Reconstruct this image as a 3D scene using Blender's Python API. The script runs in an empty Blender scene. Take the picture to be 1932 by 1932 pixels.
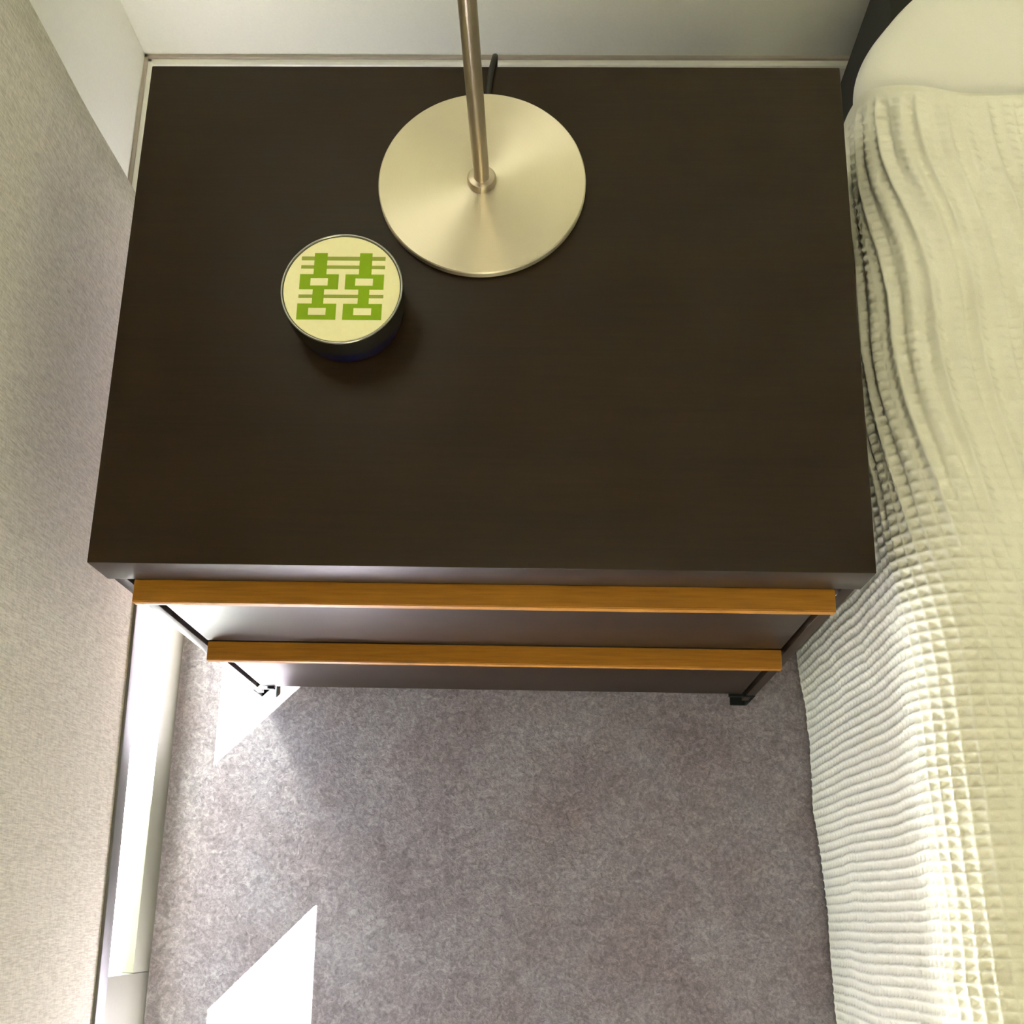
import bpy, bmesh, math
import numpy as np
from mathutils import Matrix, Vector

S = bpy.context.scene
COL = S.collection
H = 0.6038                      # height of the nightstand top

# ------------------------------------------------------------------ camera
F_PX = 2356.87
tilt, roll, yaw = 0.3185, -0.0727, 0.0897
cam_d = bpy.data.cameras.new('camera')
cam_d.sensor_width = 36.0
cam_d.sensor_fit = 'HORIZONTAL'
cam_d.lens = F_PX / 1932 * 36.0
cam_d.clip_start = 0.01
cam = bpy.data.objects.new('camera', cam_d)
COL.objects.link(cam)
M = Matrix.Rotation(yaw, 4, 'Z') @ Matrix.Rotation(tilt, 4, 'X') @ Matrix.Rotation(roll, 4, 'Z')
cam.matrix_world = Matrix.Translation((0.3517, -0.2547, 1.5162)) @ M
S.camera = cam

# ------------------------------------------------------------------ exposure
S.view_settings.view_transform = 'Standard'
S.view_settings.look = 'None'
S.view_settings.gamma = 1.0
S.view_settings.use_curve_mapping = False
S.view_settings.exposure = 0.0
S.cycles.use_denoising = True
S.cycles.max_bounces = 10
S.cycles.diffuse_bounces = 6
S.cycles.sample_clamp_indirect = 60.0
S.cycles.caustics_reflective = False
S.cycles.caustics_refractive = False

# ------------------------------------------------------------------ sky
W = bpy.data.worlds.new('sky')
S.world = W
W.use_nodes = True
bg = W.node_tree.nodes['Background']
bg.inputs[0].default_value = (0.80, 0.90, 1.0, 1)
bg.inputs[1].default_value = 8.0


def light(name, kind, loc, direction, energy, color, size=None, size_y=None, angle=None, spread=None):
    d = bpy.data.lights.new(name, kind)
    d.energy = energy
    d.color = color
    if kind == 'AREA':
        d.shape = 'RECTANGLE'
        d.size = size
        d.size_y = size_y
        if spread:
            d.spread = spread
    if kind == 'SUN':
        d.angle = angle
    o = bpy.data.objects.new(name, d)
    COL.objects.link(o)
    o.location = loc
    o.rotation_euler = Vector(direction).to_track_quat('-Z', 'Y').to_euler()
    return o


# low gap under the blind lets a strip of sun in: direction fitted from its edges on the carpet
SLOPE = 1.13
light('sun', 'SUN', (-3, -3, 4), (1.0, 1.0, -SLOPE), 600.0, (1.0, 0.99, 1.0), angle=math.radians(0.5))
# ceiling lamp of the room
light('ceiling_lamp_light', 'AREA', (0.5, -1.15, 2.50), (0.0, 0.7, -1), 23.5, (1.0, 0.92, 0.56), 0.6, 0.6)
# unseen soft fill added high by the left back corner; no window there
light('corner_fill_light', 'AREA', (-0.165, 0.60, 1.40), (1, -0.05, -0.62), 4.0, (1.0, 0.97, 0.78), 0.34, 0.95)


# ------------------------------------------------------------------ helpers
def link_mesh(name, verts, faces, mat, parent=None, smooth=False):
    me = bpy.data.meshes.new(name)
    me.from_pydata([tuple(v) for v in verts], [], faces)
    me.update()
    o = bpy.data.objects.new(name, me)
    COL.objects.link(o)
    if mat:
        me.materials.append(mat)
    if smooth:
        me.polygons.foreach_set('use_smooth', [True] * len(me.polygons))
    if parent:
        o.parent = parent
    return o


def from_bm(name, bm, mat, parent=None, smooth_angle=None):
    me = bpy.data.meshes.new(name)
    bmesh.ops.recalc_face_normals(bm, faces=bm.faces[:])
    bm.to_mesh(me)
    bm.free()
    me.materials.append(mat)
    if smooth_angle is not None:
        me.polygons.foreach_set('use_smooth', [True] * len(me.polygons))
        try:
            me.set_sharp_from_angle(angle=math.radians(smooth_angle))
        except Exception:
            pass
    o = bpy.data.objects.new(name, me)
    COL.objects.link(o)
    if parent:
        o.parent = parent
    return o


def bm_box(bm, x0, x1, y0, y1, z0, z1, bevel=0.0, seg=2):
    r = bmesh.ops.create_cube(bm, size=1.0)
    vs = r['verts']
    for v in vs:
        v.co = Vector(((x0 + x1) / 2 + v.co.x * (x1 - x0), (y0 + y1) / 2 + v.co.y * (y1 - y0), (z0 + z1) / 2 + v.co.z * (z1 - z0)))
    if bevel > 0:
        es = list({e for v in vs for e in v.link_edges})
        bmesh.ops.bevel(bm, geom=es, offset=bevel, segments=seg, affect='EDGES', profile=0.5)


def box(name, x0, x1, y0, y1, z0, z1, mat, parent=None, bevel=0.0, seg=2):
    bm = bmesh.new()
    bm_box(bm, x0, x1, y0, y1, z0, z1, bevel, seg)
    return from_bm(name, bm, mat, parent, 40 if bevel else None)


def lathe(name, prof, cx, cy, mat, parent=None, n=128, angle=35):
    bm = bmesh.new()
    rings = []
    for r, z in prof:
        if r < 1e-6:
            rings.append([bm.verts.new((cx, cy, z))])
        else:
            rings.append([bm.verts.new((cx + r * math.cos(2 * math.pi * k / n), cy + r * math.sin(2 * math.pi * k / n), z)) for k in range(n)])
    for a, b in zip(rings, rings[1:]):
        for k in range(n):
            k2 = (k + 1) % n
            if len(a) == 1 and len(b) == 1:
                continue
            if len(a) == 1:
                bm.faces.new((a[0], b[k], b[k2]))
            elif len(b) == 1:
                bm.faces.new((a[k], a[k2], b[0]))
            else:
                bm.faces.new((a[k], a[k2], b[k2], b[k]))
    return from_bm(name, bm, mat, parent, angle)


def tube(name, pts, r, mat, parent=None, n=12):
    pts = [Vector(p) for p in pts]
    # Catmull-Rom subdivision
    out = []
    for i in range(len(pts) - 1):
        p0 = pts[max(i - 1, 0)]; p1 = pts[i]; p2 = pts[i + 1]; p3 = pts[min(i + 2, len(pts) - 1)]
        for s in range(8):
            t = s / 8
            out.append(0.5 * ((2 * p1) + (-p0 + p2) * t + (2 * p0 - 5 * p1 + 4 * p2 - p3) * t * t + (-p0 + 3 * p1 - 3 * p2 + p3) * t ** 3))
    out.append(pts[-1])
    bm = bmesh.new()
    rings = []
    nrm = Vector((1, 0, 0))
    for i, p in enumerate(out):
        d = (out[min(i + 1, len(out) - 1)] - out[max(i - 1, 0)]).normalized()
        nrm = (nrm - d * nrm.dot(d)).normalized()
        bn = d.cross(nrm)
        rings.append([bm.verts.new(p + nrm * (r * math.cos(2 * math.pi * k / n)) + bn * (r * math.sin(2 * math.pi * k / n))) for k in range(n)])
    for a, b in zip(rings, rings[1:]):
        for k in range(n):
            bm.faces.new((a[k], a[(k + 1) % n], b[(k + 1) % n], b[k]))
    bm.faces.new(rings[0]); bm.faces.new(rings[-1][::-1])
    return from_bm(name, bm, mat, parent, 60)


def thing(name, label, cat, loc):
    o = bpy.data.objects.new(name, None)
    COL.objects.link(o)
    o.location = loc
    o['label'] = label
    o['category'] = cat
    return o


def attach(root):
    """keep world placement of children modelled in world space"""
    bpy.context.view_layer.update()
    for c in root.children:
        c.matrix_parent_inverse = Matrix.Translation(-root.location)


def structure(o):
    o['kind'] = 'structure'
    return o


# ------------------------------------------------------------------ materials
def new_mat(name):
    m = bpy.data.materials.new(name)
    m.use_nodes = True
    nt = m.node_tree
    b = nt.nodes['Principled BSDF']
    return m, nt, b


def nd(nt, typ, **kw):
    n = nt.nodes.new(typ)
    for k, v in kw.items():
        setattr(n, k, v)
    return n


def coords(nt, scale=(1, 1, 1), rot=(0, 0, 0)):
    tc = nd(nt, 'ShaderNodeNewGeometry')
    mp = nd(nt, 'ShaderNodeMapping')
    mp.inputs['Scale'].default_value = scale
    mp.inputs['Rotation'].default_value = rot
    nt.links.new(tc.outputs['Position'], mp.inputs['Vector'])
    return mp.outputs['Vector']


def noise(nt, vec, scale, detail=4, rough=0.6, dist=0.0):
    n = nd(nt, 'ShaderNodeTexNoise')
    n.inputs['Scale'].default_value = scale
    n.inputs['Detail'].default_value = detail
    n.inputs['Roughness'].default_value = rough
    n.inputs['Distortion'].default_value = dist
    nt.links.new(vec, n.inputs['Vector'])
    return n.outputs['Fac']


def ramp(nt, fac, stops):
    r = nd(nt, 'ShaderNodeValToRGB')
    els = r.color_ramp.elements
    while len(els) < len(stops):
        els.new(0.5)
    for e, (p, c) in zip(els, stops):
        e.position = p
        e.color = (*c, 1)
    nt.links.new(fac, r.inputs['Fac'])
    return r.outputs['Color']


def bump(nt, b, height, strength, dist):
    n = nd(nt, 'ShaderNodeBump')
    n.inputs['Strength'].default_value = strength
    n.inputs['Distance'].default_value = dist
    nt.links.new(height, n.inputs['Height'])
    nt.links.new(n.outputs['Normal'], b.inputs['Normal'])


def math_n(nt, op, a, b_=None):
    n = nd(nt, 'ShaderNodeMath', operation=op)
    for i, v in enumerate((a, b_)):
        if v is None:
            continue
        if isinstance(v, (int, float)):
            n.inputs[i].default_value = v
        else:
            nt.links.new(v, n.inputs[i])
    return n.outputs[0]


# dark stained wood: fine grain running along X
def wood_mat(name, dark, lite, rough, spec=0.5, gscale=1.0, coat=0.0):
    m, nt, b = new_mat(name)
    v = coords(nt, (3.0, 60.0, 60.0))
    f = noise(nt, v, 6.0 * gscale, 6, 0.65, 0.2)
    v2 = coords(nt, (1.2, 14.0, 14.0))
    f2 = noise(nt, v2, 3.0, 3, 0.5)
    mix = math_n(nt, 'ADD', math_n(nt, 'MULTIPLY', f, 0.65), math_n(nt, 'MULTIPLY', f2, 0.35))
    c = ramp(nt, mix, [(0.32, dark), (0.68, lite)])
    nt.links.new(c, b.inputs['Base Color'])
    b.inputs['Roughness'].default_value = rough
    b.inputs['Specular IOR Level'].default_value = spec
    b.inputs['Coat Weight'].default_value = coat
    bump(nt, b, mix, 0.25, 0.0004)
    return m


M_ESPRESSO = wood_mat('espresso_wood', (0.011, 0.0040, 0.0002), (0.023, 0.0098, 0.0006), 0.45, 0.31)
M_HANDLE = wood_mat('walnut_handle', (0.27, 0.112, 0.010), (0.47, 0.21, 0.022), 0.40, 0.35)


def plain(name, col, rough=0.5, metal=0.0, spec=0.5, nscale=None, nstr=0.1, ndist=0.001):
    m, nt, b = new_mat(name)
    v = coords(nt)
    f = noise(nt, v, nscale or 40, 4, 0.6)
    k = 0.96
    c = ramp(nt, f, [(0.3, tuple(x * k for x in col)), (0.7, col)])
    nt.links.new(c, b.inputs['Base Color'])
    b.inputs['Roughness'].default_value = rough
    b.inputs['Metallic'].default_value = metal
    b.inputs['Specular IOR Level'].default_value = spec
    if nstr:
        bump(nt, b, f, nstr, ndist)
    return m


M_WALL = plain('wall_paint', (0.90, 0.915, 0.78), 0.7, spec=0.3, nscale=260, nstr=0.12, ndist=0.0006)
M_TRIM = plain('trim_gloss_paint', (0.95, 0.95, 0.86), 0.32, nscale=60, nstr=0.03, ndist=0.0005)
M_QUIRK = plain('baseboard_joint_shade', (0.50, 0.44, 0.37), 0.6, nscale=60, nstr=0.03, ndist=0.0005)  # darker tone paints in the shadow line between wall and baseboard
M_FRAME = plain('window_frame_paint', (0.22, 0.22, 0.172), 0.45, nscale=160, nstr=0.05, ndist=0.0004)
M_CEIL = plain('ceiling_paint', (0.84, 0.82, 0.74), 0.8, nscale=90)
M_RAIL = plain('blind_rail_aluminium', (0.12, 0.118, 0.11), 0.45, metal=0.0, nscale=200, nstr=0.05, ndist=0.0003)
M_SHEET = plain('white_cotton_sheet', (0.86, 0.85, 0.80), 0.85, spec=0.15, nscale=700, nstr=0.15, ndist=0.0005)
M_TERRACE = plain('pale_terrace_stone', (0.82, 0.82, 0.80), 0.8, nscale=30)
M_BLACKPL = plain('black_rubber_cord', (0.012, 0.011, 0.011), 0.45, nscale=60, nstr=0.0)
M_STEELDK = plain('dark_metal_foot', (0.006, 0.0075, 0.007), 0.6, metal=0.0, spec=0.12, nscale=90, nstr=0.0)
M_MATTRESS = plain('mattress_ticking', (0.7, 0.7, 0.66), 0.9, nscale=200)
M_BEDBASE = plain('dark_bed_base_cloth', (0.035, 0.035, 0.03), 0.9, nscale=200)
M_EDGE = plain('lid_rim_metal', (0.30, 0.30, 0.28), 0.16, metal=1.0, nscale=60, nstr=0.0)
M_TIN = plain('black_tin', (0.020, 0.018, 0.013), 0.22, nscale=60, nstr=0.0)
M_NAVY = plain('navy_glass', (0.001, 0.002, 0.045), 0.10, nscale=60, nstr=0.0)
M_CREAM = plain('cream_print_ground', (0.90, 0.86, 0.53), 0.5, spec=0.25, nscale=300, nstr=0.02, ndist=0.0002)
M_GREEN = plain('green_print', (0.24, 0.40, 0.003), 0.5, spec=0.2, nscale=300, nstr=0.02, ndist=0.0002)
M_OLIVE = plain('olive_print', (0.32, 0.38, 0.06), 0.5, spec=0.2, nscale=300, nstr=0.02, ndist=0.0002)
M_BULB = plain('frosted_bulb_glass', (0.9, 0.9, 0.87), 0.4, nscale=60, nstr=0.0)


def carpet_mat():
    m, nt, b = new_mat('loop_pile_carpet')
    v = coords(nt, (1, 1, 1))
    f1 = noise(nt, v, 260, 5, 0.7, 0.6)      # tufts
    f2 = noise(nt, v, 90, 3, 0.6, 1.2)
    f3 = noise(nt, v, 9, 3, 0.5)
    a = math_n(nt, 'ADD', math_n(nt, 'MULTIPLY', f1, 0.55), math_n(nt, 'MULTIPLY', f2, 0.45))
    c1 = ramp(nt, a, [(0.32, (0.160, 0.138, 0.160)), (0.50, (0.285, 0.258, 0.300)), (0.68, (0.47, 0.435, 0.49))])
    c2 = ramp(nt, f3, [(0.35, (0.86, 0.80, 0.79)), (0.65, (1.0, 1.0, 1.0))])
    mx = nd(nt, 'ShaderNodeMix', data_type='RGBA', blend_type='MULTIPLY')
    mx.inputs[0].default_value = 1.0
    nt.links.new(c1, mx.inputs[6]); nt.links.new(c2, mx.inputs[7])
    nt.links.new(mx.outputs[2], b.inputs['Base Color'])
    b.inputs['Roughness'].default_value = 0.95
    b.inputs['Specular IOR Level'].default_value = 0.1
    b.inputs['Sheen Weight'].default_value = 0.15
    bump(nt, b, a, 0.8, 0.004)
    return m


M_CARPET = carpet_mat()


def blind_mat():
    m, nt, b = new_mat('slubbed_blind_fabric')
    v = coords(nt, (420, 420, 48), (0, 0, 0))      # slubs stretched vertically
    f = noise(nt, v, 1.6, 3, 0.65, 0.5)
    v2 = coords(nt, (70, 70, 420))
    f2 = noise(nt, v2, 1.4, 2, 0.6, 0.2)
    a = math_n(nt, 'ADD', math_n(nt, 'MULTIPLY', f, 0.7), math_n(nt, 'MULTIPLY', f2, 0.3))
    c = ramp(nt, a, [(0.36, (0.50, 0.47, 0.39)), (0.62, (0.78, 0.745, 0.64))])
    nt.links.new(c, b.inputs['Base Color'])
    b.inputs['Roughness'].default_value = 0.9
    b.inputs['Specular IOR Level'].default_value = 0.15
    bump(nt, b, a, 0.5, 0.001)
    tr = nd(nt, 'ShaderNodeBsdfTranslucent')
    tr.inputs['Color'].default_value = (0.75, 0.72, 0.62, 1)
    mix = nd(nt, 'ShaderNodeMixShader')
    mix.inputs[0].default_value = 0.010
    out = nt.nodes['Material Output']
    nt.links.new(b.outputs[0], mix.inputs[1]); nt.links.new(tr.outputs[0], mix.inputs[2])
    nt.links.new(mix.outputs[0], out.inputs['Surface'])
    return m


M_BLIND = blind_mat()


def waffle_mat():
    m, nt, b = new_mat('waffle_cotton')
    v = coords(nt)
    f = noise(nt, v, 900, 4, 0.7)
    c = ramp(nt, f, [(0.3, (0.79, 0.78, 0.685)), (0.7, (0.86, 0.85, 0.75))])
    nt.links.new(c, b.inputs['Base Color'])
    b.inputs['Roughness'].default_value = 0.9
    b.inputs['Specular IOR Level'].default_value = 0.12
    bump(nt, b, f, 0.4, 0.0008)
    return m


M_WAFFLE = waffle_mat()


def brushed_mat(name, radial, col, rough, aniso):
    m, nt, b = new_mat(name)
    tc = nd(nt, 'ShaderNodeTexCoord')
    if radial:
        # concentric brush marks: noise over the radius only
        sep = nd(nt, 'ShaderNodeSeparateXYZ')
        nt.links.new(tc.outputs['Object'], sep.inputs[0])
        r2 = math_n(nt, 'SQRT', math_n(nt, 'ADD', math_n(nt, 'MULTIPLY', sep.outputs[0], sep.outputs[0]), math_n(nt, 'MULTIPLY', sep.outputs[1], sep.outputs[1])))
        cx = nd(nt, 'ShaderNodeCombineXYZ')
        nt.links.new(r2, cx.inputs[0])
        f = noise(nt, cx.outputs[0], 1400, 3, 0.7)
    else:
        mp = nd(nt, 'ShaderNodeMapping')
        mp.inputs['Scale'].default_value = (10, 10, 900)
        nt.links.new(tc.outputs['Object'], mp.inputs['Vector'])
        f = noise(nt, mp.outputs[0], 3, 3, 0.7)
    c = ramp(nt, f, [(0.3, tuple(x * 0.93 for x in col)), (0.7, col)])
    nt.links.new(c, b.inputs['Base Color'])
    b.inputs['Metallic'].default_value = 1.0
    b.inputs['Roughness'].default_value = rough
    b.inputs['Anisotropic'].default_value = aniso
    tg = nd(nt, 'ShaderNodeTangent', direction_type='RADIAL', axis='Z')
    b.inputs['Anisotropic Rotation'].default_value = 0.25     # rough across the brush marks
    nt.links.new(tg.outputs[0], b.inputs['Tangent'])
    return m


M_DISC = brushed_mat('brushed_nickel_disc', True, (0.72, 0.655, 0.52), 0.40, 0.93)
M_POLE = brushed_mat('brushed_nickel_pole', False, (0.55, 0.475, 0.38), 0.34, 0.85)


def glass_mat():
    m = bpy.data.materials.new('window_glass')
    m.use_nodes = True
    nt = m.node_tree
    nt.nodes.remove(nt.nodes['Principled BSDF'])
    t = nd(nt, 'ShaderNodeBsdfTransparent')
    t.inputs[0].default_value = (0.95, 0.97, 0.96, 1)
    g = nd(nt, 'ShaderNodeBsdfGlossy')
    g.inputs['Roughness'].default_value = 0.02
    lw = nd(nt, 'ShaderNodeLayerWeight')
    fr = math_n(nt, 'ADD', math_n(nt, 'MULTIPLY', math_n(nt, 'POWER', lw.outputs['Facing'], 5.0), 0.6), 0.04)
    mix = nd(nt, 'ShaderNodeMixShader')
    nt.links.new(fr, mix.inputs[0]); nt.links.new(t.outputs[0], mix.inputs[1]); nt.links.new(g.outputs[0], mix.inputs[2])
    nt.links.new(mix.outputs[0], nt.nodes['Material Output'].inputs['Surface'])
    return m


M_GLASS = glass_mat()


def shade_mat():
    m, nt, b = new_mat('linen_lampshade')
    v = coords(nt)
    f = noise(nt, v, 500, 3, 0.6)
    nt.links.new(ramp(nt, f, [(0.3, (0.72, 0.69, 0.6)), (0.7, (0.82, 0.79, 0.7))]), b.inputs['Base Color'])
    b.inputs['Roughness'].default_value = 0.9
    return m


M_SHADE = shade_mat()

# ------------------------------------------------------------------ room shell
YB = 0.8313      # back wall
XL = -0.1905     # left wall beyond the window
X_FR = -0.098    # room face of the window frame
X_R, Y_F, Z_C = 3.6, -3.6, 2.55
bm = bmesh.new()
for pts_ in ([(-0.112, Y_F), (X_R, Y_F), (X_R, YB + 0.1), (-0.25, YB + 0.1), (-0.25, 0.44), (-0.112, 0.44)],):
    lo = [bm.verts.new((x, y, -0.25)) for x, y in pts_]
    hi = [bm.verts.new((x, y, 0.0)) for x, y in pts_]
    bm.faces.new(hi); bm.faces.new(lo[::-1])
    for k in range(len(lo)):
        bm.faces.new((lo[k], lo[(k + 1) % len(lo)], hi[(k + 1) % len(lo)], hi[k]))
structure(from_bm('floor', bm, M_CARPET))
structure(box('ceiling', -0.42, X_R + 0.1, Y_F - 0.1, YB + 0.1, Z_C, Z_C + 0.1, M_CEIL))
structure(box('wall_back', -0.42, X_R + 0.1, YB, YB + 0.1, -0.25, Z_C, M_WALL))
structure(box('wall_right', X_R, X_R + 0.1, Y_F, YB, -0.25, Z_C, M_WALL))
structure(box('wall_front', -0.42, X_R + 0.1, Y_F - 0.1, Y_F, -0.25, Z_C, M_WALL))
# left wall: solid stretch behind the blind's far edge, lintel above the glazing, solid near end
bm = bmesh.new()
bm_box(bm, XL - 0.2, XL, 0.47, YB, -0.25, Z_C)
bm_box(bm, XL - 0.2, X_FR, -3.45, 0.47, 2.35, Z_C)
bm_box(bm, XL - 0.2, X_FR, Y_F, -3.45, -0.25, Z_C)
structure(from_bm('wall_left', bm, M_WALL))


def baseboard(name, a, b_, inward):
    """skirting with a thin shaded joint line at the wall and a rounded top"""
    a, b_, n = Vector(a), Vector(b_), Vector(inward)
    prof = [(0.0, 0.0), (0.013, 0.0), (0.013, 0.131), (0.0115, 0.1345), (0.0085, 0.136), (0.0045, 0.136), (0.0042, 0.1400), (0.0, 0.1400)]
    vs, fs = [], []
    for p in (a, b_):
        for d, h in prof:
            vs.append(p + n * d + Vector((0, 0, h)))
    k = len(prof)
    for i in range(k):
        fs.append((i, (i + 1) % k, k + (i + 1) % k, k + i))
    fs.append(tuple(range(k))[::-1]); fs.append(tuple(range(k, 2 * k)))
    o = link_mesh(name, vs, fs, M_TRIM)
    bmx = bmesh.new(); bmx.from_mesh(o.data); bmesh.ops.recalc_face_normals(bmx, faces=bmx.faces[:]); bmx.to_mesh(o.data); bmx.free()
    o.data.materials.append(M_QUIRK)
    for p in o.data.polygons:
        if p.index in (5, 6):
            p.material_index = 1
    return structure(o)


baseboard('baseboard_back', (XL, YB, 0), (X_R, YB, 0), (0, -1, 0))
baseboard('baseboard_left', (XL, 0.53, 0), (XL, YB, 0), (1, 0, 0))

# window assembly in the left wall: floor-level glazing behind the blind, deep posts outside
win = thing('window_1', 'x', 'x', (X_FR, 0.0, 0.0))
del win['label']; del win['category']
structure(win)
POSTS = [(-0.429, -0.317), (-1.929, -1.817)]
bays = [(-0.317, 0.44, 0.060), (-1.817, -0.429, 0.0825), (-3.45, -1.929, 0.0825)]
for y0, y1, zs_ in bays:
    box('window_sill', -0.112, X_FR, y0, y1, -0.02, zs_, M_FRAME, win, 0.0015)
    box('pane', -0.107, -0.103, y0, y1, zs_ - 0.004, 2.35, M_GLASS, win)
for y0, y1 in POSTS:
    box('window_post', -0.283, X_FR, y0, y1, -0.25, 2.35, M_FRAME, win, 0.0012)
box('window_frame', XL - 0.002, X_FR, 0.438, 0.475, 0.0, 2.35, M_FRAME, win, 0.0012)
attach(win)

# the ground outside lies a storey lower, blown out by the sun
structure(box('ground', -9.0, -0.60, -8.0, 8.0, -3.40, -3.30, M_TERRACE))

# ------------------------------------------------------------------ roller blind
bl = thing('roller_blind', 'oatmeal slubbed fabric roller blind hanging down in front of the left window', 'blind', (-0.09, -0.2, 0.0))


def blind_x(y):            # the blind hangs a little askew
    return -0.0965 + 0.0150 * min((0.48 - y) / 0.9, 1.4)


ys = np.linspace(0.4860, -3.40, 120)
zs = np.concatenate([np.linspace(0.222, 0.8, 50), np.linspace(0.85, 2.42, 24)])
vs, fs = [], []
for side in (0, 1):
    for y in ys:
        for z in zs:
            x = blind_x(y) + 0.0012 * math.sin(y * 9 + z * 3) * min(1, (z - 0.22) * 3)
            yy = y
            if y > 0.485:   # far edge bows a touch where it falls behind the nightstand
                yy = y - 0.0030 * math.exp(-((z - 0.50) / 0.08) ** 2)
            vs.append((x - side * 0.0008, yy, z))
ny, nz = len(ys), len(zs)
for side in (0, 1):
    o0 = side * ny * nz
    for i in range(ny - 1):
        for j in range(nz - 1):
            q = (o0 + i * nz + j, o0 + i * nz + j + 1, o0 + (i + 1) * nz + j + 1, o0 + (i + 1) * nz + j)
            fs.append(q if side else q[::-1])
N = ny * nz
for j in range(nz - 1):
    fs.append((j, j + 1, N + j + 1, N + j)); e = (ny - 1) * nz
    fs.append((e + j + 1, e + j, N + e + j, N + e + j + 1))
link_mesh('blind_fabric', vs, fs, M_BLIND, bl, smooth=True)
bm = bmesh.new()
bm_box(bm, -0.0035, 0.0030, -3.40, 0.4855, 0.1955, 0.2235, 0.0012, 3)
for yc in np.linspace(0.3, -3.2, 36):
    bmesh.ops.bisect_plane(bm, geom=bm.verts[:] + bm.edges[:] + bm.faces[:], plane_co=(0, yc, 0), plane_no=(0, 1, 0))
for v in bm.verts:
    v.co.x += blind_x(v.co.y)
from_bm('bottom_rail', bm, M_RAIL, bl, 40)
bm = bmesh.new()
r = bmesh.ops.create_cone(bm, segments=32, radius1=0.022, radius2=0.022, depth=3.88, cap_ends=True)
bmesh.ops.rotate(bm, verts=bm.verts, matrix=Matrix.Rotation(math.pi / 2, 3, 'X'))
bmesh.ops.translate(bm, verts=bm.verts, vec=(-0.068, -1.457, 2.44))
from_bm('roller_tube', bm, M_RAIL, bl, 40)
attach(bl)

# ------------------------------------------------------------------ nightstand
ns = thing('nightstand', 'dark espresso two-drawer nightstand with brown wooden rail handles', 'nightstand', (0.30, 0.226, 0))
D = 0.4533
box('top_slab', 0.0, 0.6, 0.0, D, 0.5555, H, M_ESPRESSO, ns, 0.0009)
for x0 in (0.004, 0.5855):
    p = box('side_panel', x0, x0 + 0.0105, 0.001, D - 0.004, 0.030, 0.5552, M_ESPRESSO, ns, 0.0006)
box('carcass', 0.0175, 0.5825, 0.022, D - 0.006, 0.068, 0.5552, M_ESPRESSO, ns)
for (z0, z1) in ((0.3175, 0.5465), (0.0660, 0.3125)):
    d = box('drawer', 0.0195, 0.5805, 0.0025, 0.021, z0, z1, M_ESPRESSO, ns, 0.0006)
    bm = bmesh.new()
    zt = z1 + 0.0015
    prof = [(0.0022, zt - 0.011), (-0.0125, zt - 0.0125), (-0.0170, zt - 0.0085), (-0.0170, zt - 0.0012), (-0.0160, zt), (0.0022, zt)]
    L = [[bm.verts.new((x, y, z)) for y, z in prof] for x in (0.0193, 0.5812)]
    for k in range(len(prof)):
        k2 = (k + 1) % len(prof)
        bm.faces.new((L[0][k], L[0][k2], L[1][k2], L[1][k]))
    bm.faces.new(L[0][::-1]); bm.faces.new(L[1])
    bmesh.ops.bevel(bm, geom=[e for e in bm.edges], offset=0.0006, segments=2, affect='EDGES')
    h = from_bm('handle', bm, M_HANDLE, None, 40)
    h.parent = d
    h['label'] = 'brown walnut rail handle'
for sx, x0 in ((1, 0.004), (-1, 0.596)):
    bm = bmesh.new()
    X0, X1 = sorted((x0, x0 + sx * 0.0030))
    bm_box(bm, X0, X1, 0.0, 0.050, 0.0, 0.062, 0.0005)               # outer cheek
    X0, X1 = sorted((x0, x0 + sx * 0.030))
    bm_box(bm, X0, X1, 0.0, 0.050, 0.058, 0.0655, 0.0005)              # top plate under the drawer
    X0, X1 = sorted((x0, x0 + sx * 0.020))
    bm_box(bm, X0, X1, 0.0, 0.050, 0.0, 0.005, 0.0005)               # sole
    from_bm('foot', bm, M_STEELDK, ns, 40)
    bm = bmesh.new()
    X0, X1 = sorted((x0, x0 + sx * 0.020))
    bm_box(bm, X0, X1, D - 0.055, D - 0.005, 0.0, 0.066, 0.0005)
    from_bm('foot', bm, M_STEELDK, ns, 40)
attach(ns)

# ------------------------------------------------------------------ table lamp
LX, LY = 0.2938, 0.3330
lamp = thing('table_lamp', 'brushed nickel table lamp with round disc base and thin pole on the nightstand', 'lamp', (LX, LY, H))
R_D = 0.0868


def local_part(fn_name, prof, mat, n=160, angle=30):
    o = lathe(fn_name, prof, 0, 0, mat, None, n, angle)
    o.parent = lamp
    return o


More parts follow.
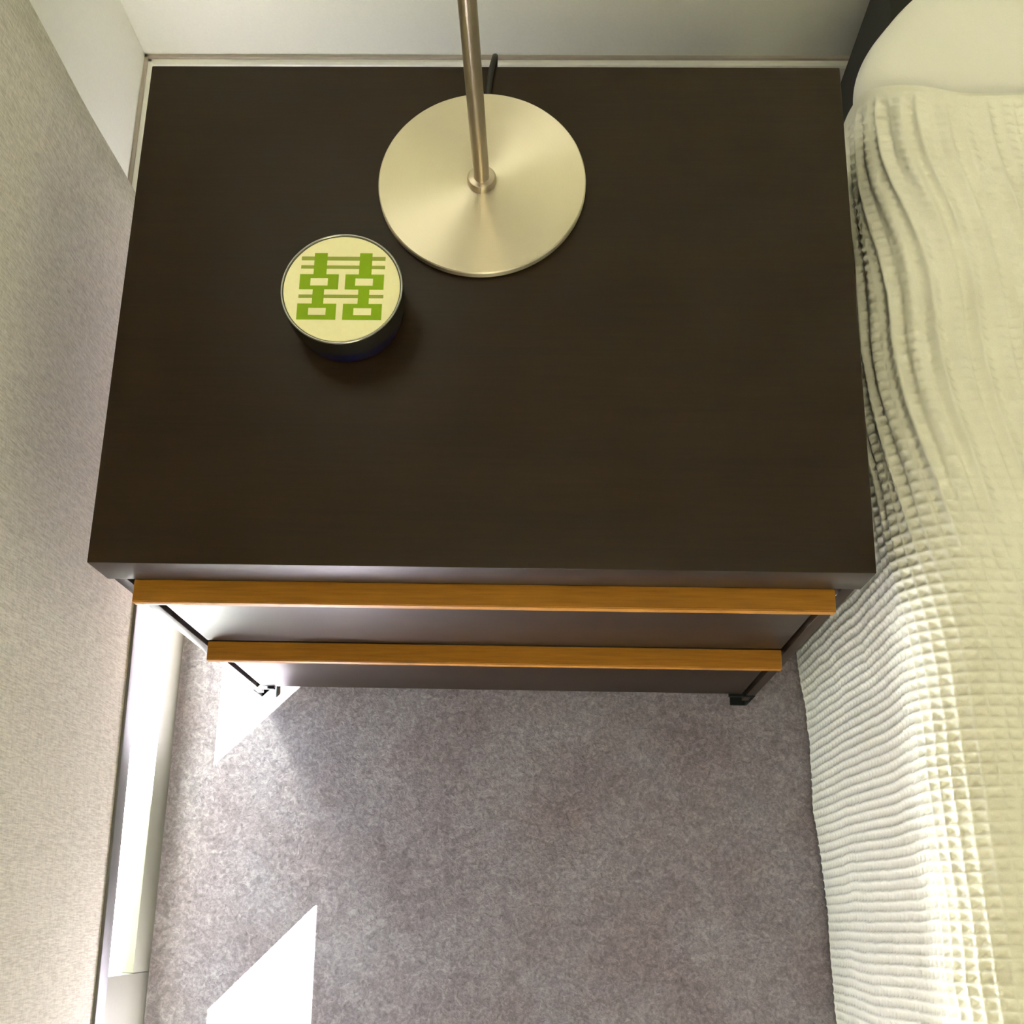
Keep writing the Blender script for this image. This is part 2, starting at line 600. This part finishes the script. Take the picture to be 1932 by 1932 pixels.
local_part('lamp_base', [(0, 0.0006), (R_D - 0.001, 0.0006), (R_D, 0.0016), (R_D, 0.0070), (R_D - 0.0009, 0.0080), (0.010, 0.0080), (0.0, 0.0080)], M_DISC, 200)
local_part('collar', [(0.0112, 0.0079), (0.0122, 0.0090), (0.0122, 0.0125), (0.0108, 0.0150), (0.0082, 0.0160), (0.0060, 0.0160)], M_POLE, 48)
local_part('pole', [(0.0066, 0.0082), (0.0066, 0.56)], M_POLE, 64)
local_part('lamp_shade', [(0.150, 0.50), (0.125, 0.72), (0.1235, 0.72), (0.1485, 0.50), (0.150, 0.50)], M_SHADE, 96)
local_part('bulb', [(0.0, 0.56), (0.012, 0.56), (0.014, 0.585), (0.028, 0.61), (0.030, 0.628), (0.022, 0.65), (0.0, 0.658)], M_BULB, 32)
c = tube('power_cord', [(0.297, 0.405, H + 0.0030), (0.2965, 0.425, H + 0.0030), (0.2985, 0.446, H + 0.0032), (0.3008, 0.4585, H + 0.0030), (0.3012, 0.4665, H - 0.004),
                        (0.3000, 0.4690, H - 0.020), (0.296, 0.468, H - 0.10), (0.290, 0.475, 0.30), (0.30, 0.52, 0.06), (0.33, 0.62, 0.006), (0.36, 0.76, 0.004)], 0.0026, M_BLACKPL)
c.parent = lamp
c.matrix_parent_inverse = Matrix.Translation(-lamp.location)
c['label'] = 'black power cord'

# ------------------------------------------------------------------ round tin with the green symbol
KX, KY, KR = 0.1894, 0.2119, 0.0478
tin = thing('round_tin', 'small round dark candle tin with a green double happiness symbol on cream lid', 'tin', (KX, KY, H))


def tin_part(nm, prof, mat, n=128, angle=30):
    o = lathe(nm, prof, 0, 0, mat, None, n, angle)
    o.parent = tin
    return o


tin_part('jar', [(0, 0.0004), (0.0405, 0.0004), (0.0432, 0.0020), (0.0448, 0.008), (0.0450, 0.0225), (0.0, 0.0225)], M_NAVY)
lid = tin_part('lid', [(0.0, 0.0222), (0.0466, 0.0222), (0.0474, 0.0235), (0.0476, 0.0440), (0.0465, 0.0444), (0.0, 0.0440)], M_TIN)
o = lathe('rim', [(0.0462, 0.0436), (0.0479, 0.0438), (0.0482, 0.0447), (0.0478, 0.0456), (0.0470, 0.0459), (0.0462, 0.0456), (0.0459, 0.0447), (0.0462, 0.0436)], 0, 0, M_EDGE, None, 160, 60)
o.parent = lid
o = lathe('print_disc', [(0.0, 0.0438), (0.0456, 0.0438), (0.0456, 0.0447), (0.0, 0.0447)], 0, 0, M_CREAM, None, 128, 30)
o.parent = lid
o['label'] = 'cream lid disc'


def rect_poly(bmx, rects, z):
    for x0, x1, y0, y1 in rects:
        r_ = bmesh.ops.create_cube(bmx, size=1.0)
        for v in r_['verts']:
            v.co = Vector(((x0 + x1) / 2000 + v.co.x * (x1 - x0) / 1000, (y0 + y1) / 2000 + v.co.y * (y1 - y0) / 1000, z + v.co.z * 0.0003))


Z_P = 0.04478
bmx = bmesh.new()
rects = []
for cx0, s0, s1, b0, b1, h0, h1 in ((0, -22.9, -12.8, -33.3, -2.9, -24.9, -11.2), (1, 12.8, 22.6, 2.4, 32.7, 10.3, 24.2)):
    rects.append((s0, s1, 12.2, 31.0))                                   # upper stem
    for top, bot, ht, hb, ex in ((12.3, -0.8, 8.9, 2.4, 0), (-13.3, -27.0, -16.9, -23.0, -0.4)):
        rects += [(b0 + ex, b1 + ex, ht, top), (b0 + ex, b1 + ex, bot, hb), (b0 + ex, h0, hb, ht), (h1, b1 + ex, hb, ht)]
    rects.append((s0 + 0.4, s1 - 0.8, -13.3, -0.7))                       # lower stem
rect_poly(bmx, rects, Z_P)
n_green = len(bmx.faces)
bars = []
for y0, y1 in ((24.6, 27.9), (17.2, 20.1), (-8.2, -5.5)):
    s = [(-33.0, -22.7), (-13.0, 13.0), (22.4, 33.0)] if y0 > 0 else [(-33.3, -22.3), (-13.8, 13.4), (21.6, 33.0)]
    bars += [(a_, b__, y0, y1) for a_, b__ in s]
rect_poly(bmx, bars, Z_P - 0.00002)
for k, f in enumerate(bmx.faces):
    f.material_index = 0 if k < n_green else 1
o = from_bm('symbol', bmx, M_GREEN)
o.data.materials.append(M_OLIVE)
o.parent = lid
o['label'] = 'green double happiness symbol with olive bars'

# ------------------------------------------------------------------ bed, pillows, waffle blanket
bed = thing('bed', 'low bed with white mattress under the waffle blanket right of the nightstand', 'bed', (1.45, -0.2, 0))
bm = bmesh.new(); bm_box(bm, 0.775, 2.19, -1.17, 0.80, 0.36, 0.442, 0.03, 4)
from_bm('mattress', bm, M_SHEET, bed, 50)
box('bed_base', 0.726, 2.20, -1.15, 0.80, 0.06, 0.358, M_BEDBASE, bed, 0.01)
for x in (0.80, 2.12):
    for y in (-1.10, 0.72):
        box('leg', x, x + 0.05, y, y + 0.05, 0.0, 0.062, M_BEDBASE, bed, 0.003)
attach(bed)


def sm(a, b_, t):
    t = np.clip((t - a) / (b_ - a), 0, 1)
    return t * t * (3 - 2 * t)


rng = np.random.RandomState(7)


def vnoise(x, y, seed):
    """smooth value noise, period-free"""
    r = np.random.RandomState(seed)
    tab = r.rand(256, 256)
    xi, yi = np.floor(x).astype(int), np.floor(y).astype(int)
    fx, fy = x - xi, y - yi
    fx, fy = fx * fx * (3 - 2 * fx), fy * fy * (3 - 2 * fy)
    g = lambda a_, b__: tab[a_ & 255, b__ & 255]
    return (g(xi, yi) * (1 - fx) + g(xi + 1, yi) * fx) * (1 - fy) + (g(xi, yi + 1) * (1 - fx) + g(xi + 1, yi + 1) * fx) * fy - 0.5


def grid_mesh(name, P, mat, parent=None):
    nu, nv = P.shape[:2]
    me = bpy.data.meshes.new(name)
    me.vertices.add(nu * nv)
    me.vertices.foreach_set('co', P.reshape(-1).astype(np.float32))
    idx = np.arange(nu * nv).reshape(nu, nv)
    q = np.stack([idx[:-1, :-1], idx[1:, :-1], idx[1:, 1:], idx[:-1, 1:]], -1).reshape(-1, 4)
    me.loops.add(q.size)
    me.loops.foreach_set('vertex_index', q.reshape(-1).astype(np.int32))
    me.polygons.add(len(q))
    me.polygons.foreach_set('loop_start', (np.arange(len(q)) * 4).astype(np.int32))
    me.polygons.foreach_set('loop_total', np.full(len(q), 4, np.int32))
    me.update(calc_edges=True)
    me.polygons.foreach_set('use_smooth', [True] * len(q))
    me.materials.append(mat)
    o = bpy.data.objects.new(name, me)
    COL.objects.link(o)
    if parent:
        o.parent = parent
    return o


CU, CV = 0.0120, 0.0095       # waffle cell


def blanket():
    fine_u, fine_v = CU / 7, CV / 7
    u = np.concatenate([np.arange(0, 0.84, fine_u), np.linspace(0.84, 2.0, 60)[1:]])
    v = np.concatenate([np.linspace(-1.22, -0.47, 50)[:-1], np.arange(-0.47, 0.500, fine_v)])
    U, V = np.meshgrid(u, v, indexing='ij')
    # ---- draped base surface: side rises from hem, rounds over, runs flat
    zt = 0.475 + 0.045 * sm(-0.05, 0.22, V) + 0.06 * sm(0.25, 0.50, V) + 0.006 * vnoise(V * 4 + 9, U * 3, 3)
    zt = zt - 0.010 * sm(-0.1, -0.5, V)
    xf = np.interp(V, [-1.2, -0.6, -0.36, -0.22, -0.04, 0.10, 0.25, 0.5], [0.705, 0.700, 0.688, 0.677, 0.670, 0.658, 0.643, 0.641])
    R_ = 0.055 + 0.012 * vnoise(V * 6, V * 0 + 3, 5)
    hs = zt - R_ - 0.006                       # length of the vertical side
    L1 = hs; L2 = L1 + R_ * math.pi / 2
    s = U
    th = np.clip((s - L1) / R_, 0, math.pi / 2)
    lean = 0.010 * vnoise(V * 5 + 2, s * 4, 11) + 0.004 * vnoise(V * 17, s * 3 + 5, 12)
    X = np.where(s < L1, xf, np.where(s < L2, xf + R_ * (1 - np.cos(th)), xf + R_ + (s - L2)))
    Z = np.where(s < L1, 0.006 + s, np.where(s < L2, 0.006 + L1 + R_ * np.sin(th), zt))
    # drape folds on the side and the shoulder
    side = 1 - sm(L1 * 0.9, L2 + 0.02, s)
    X = X + lean * (0.3 + side)
    # lengthwise gathers along the shoulder beside the nightstand
    gath = sm(0.02, 0.16, V) * (1 - sm(L2 + 0.02, L2 + 0.12, s)) * sm(L1 - 0.22, L1 - 0.05, s)
    wob = 0.008 * vnoise(V * 7, s * 3, 21) + 0.003 * np.sin(V * 30 + 1)
    gh = 0.0030 * np.sin((s + wob) * 2 * math.pi / 0.0185) * gath
    # flat top undulation
    top = sm(L1, L2 + 0.05, s)
    Z = Z + top * (0.010 * vnoise(s * 5 + 4, V * 4, 31) + 0.004 * vnoise(s * 13, V * 12, 32)) + top * 0.02 * sm(0.65, 1.3, s)
    Y = V + 0.004 * vnoise(s * 6, V * 6, 41)
    # the head-end edge: curls down and slants back on the side
    Y = Y - 0.045 * sm(L1 - 0.05, L2 + 0.02, s) * sm(0.30, 0.5, V)+ 0.035 * sm(0.62, 1.0, s) * sm(0.2, 0.5, V)
    endc = sm(0.488, 0.500, V)
    Z = Z - 0.010 * endc * top
    P = np.stack([X, Y, Z], -1)
    # ---- waffle relief along the normal
    du = np.gradient(P, axis=0); dv = np.gradient(P, axis=1)
    n = np.cross(du, dv); n /= np.linalg.norm(n, axis=-1, keepdims=True) + 1e-12
    wu = U + 0.0022 * vnoise(V * 22, U * 14, 51) + wob * gath * 0.5
    wv = V + 0.0022 * vnoise(U * 22 + 7, V * 14, 52) + 0.0010 * vnoise(U * 70, V * 60, 53)
    tu = np.minimum(np.abs((wu / CU) % 1.0 - 0.5) * 2, 0.94)      # 1 on the rims, 0 in the middle of a cell
    tv = np.minimum(np.abs((wv / CV) % 1.0 - 0.5) * 2, 0.94)
    upper = sm(0.02, 0.16, V) * (1 - 0.6 * sm(L2, L2 + 0.12, s))
    ru = tu ** 1.9
    rv = tv ** (1.9 - 0.6 * side) * (1 - 0.30 * upper)
    amp = 0.0036 * (1 + 0.5 * vnoise(U * 18, V * 18, 61) + 0.4 * vnoise(U * 80, V * 80, 62))
    relief = amp * (1 + 0.45 * side) * (np.maximum(ru, rv) + 0.12 * ru * rv - 0.5)
    fade = (1 - sm(0.80, 0.84, U)) * sm(-0.47, -0.44, V) * (1 - sm(0.480, 0.492, V))
    fade = fade * (0.80 + 0.20 * (1 - sm(0.10, 0.40, V)))
    gh = gh * (1 - sm(0.465, 0.492, V))
    P = P + n * (relief * fade + gh)[..., None]
    P[..., 2] = np.maximum(P[..., 2], 0.0035)
    return grid_mesh('waffle_blanket', P, M_WAFFLE)


bk = blanket()
bk['label'] = 'white waffle-weave blanket draped over the bed side to the floor'
bk['category'] = 'blanket'


def pillow(name, label, c, half, thick, rot, seed, group=None):
    n = 110
    a = np.linspace(-1, 1, n)
    U, V = np.meshgrid(a, a, indexing='ij')
    # pillow outline: straight-ish sides with pulled-out corners
    X = half[0] * U * (1 - 0.44 * np.clip(V, 0, 1) ** 2 * U ** 2 - 0.12 * np.clip(-V, 0, 1) ** 4)
    Y = half[1] * V * (1 - 0.10 * U ** 2)
    edge = (np.clip(1 - np.abs(U) ** 2.6, 0, 1) * np.clip(1 - np.abs(V) ** 2.6, 0, 1)) ** 0.42
    cr = 0.05 * vnoise(U * 3 + 5, V * 3, seed) + 0.03 * vnoise((U + V) * 6, (U - V) * 2, seed + 1)
    crease = -0.07 * np.exp(-((U + 0.70 - 0.2 * (V + 1)) / 0.06) ** 2) * (V < 0.6)
    Zt = thick * edge * (1 + cr + crease * edge)
    Zb = -thick * 0.6 * edge
    R3 = np.array(Matrix.Rotation(rot[2], 3, 'Z') @ Matrix.Rotation(rot[1], 3, 'Y') @ Matrix.Rotation(rot[0], 3, 'X'))
    top = np.stack([X, Y, Zt], -1)
    Zt = Zt - 0.030 * np.exp(-((X + 0.185) / 0.035) ** 2) * sm(0.02, 0.12, Y) * edge
    bot = np.stack([X, Y, Zb], -1)[::-1]
    P = np.concatenate([top, bot[1:-1], top[:1]], 0)
    P = P @ R3.T + np.array(c)
    o = grid_mesh(name, P, M_SHEET)
    bmx = bmesh.new(); bmx.from_mesh(o.data)
    bmesh.ops.remove_doubles(bmx, verts=bmx.verts, dist=0.0003)
    bmesh.ops.recalc_face_normals(bmx, faces=bmx.faces[:])
    bmx.to_mesh(o.data); bmx.free()
    o['label'] = label
    o['category'] = 'pillow'
    return o


pillow('pillow', 'white cotton pillow under the head end of the blanket beside the nightstand', (1.000, 0.500, 0.482), (0.357, 0.21), 0.058, (0, 0, 0), 71)
pillow('pillow', 'second white pillow further from the nightstand behind the first one', (1.76, 0.500, 0.482), (0.357, 0.21), 0.058, (0, 0, 0), 81)

# round ceiling lamp that gives the warm room light
cl = thing('ceiling_lamp', 'round white flush ceiling lamp', 'lamp', (0.5, -1.15, 2.55))
lathe('lamp_housing', [(0.0, 0.0), (0.42, 0.0), (0.43, -0.010), (0.42, -0.018), (0.0, -0.018)], 0, 0, M_CEIL, cl, 64, 40)
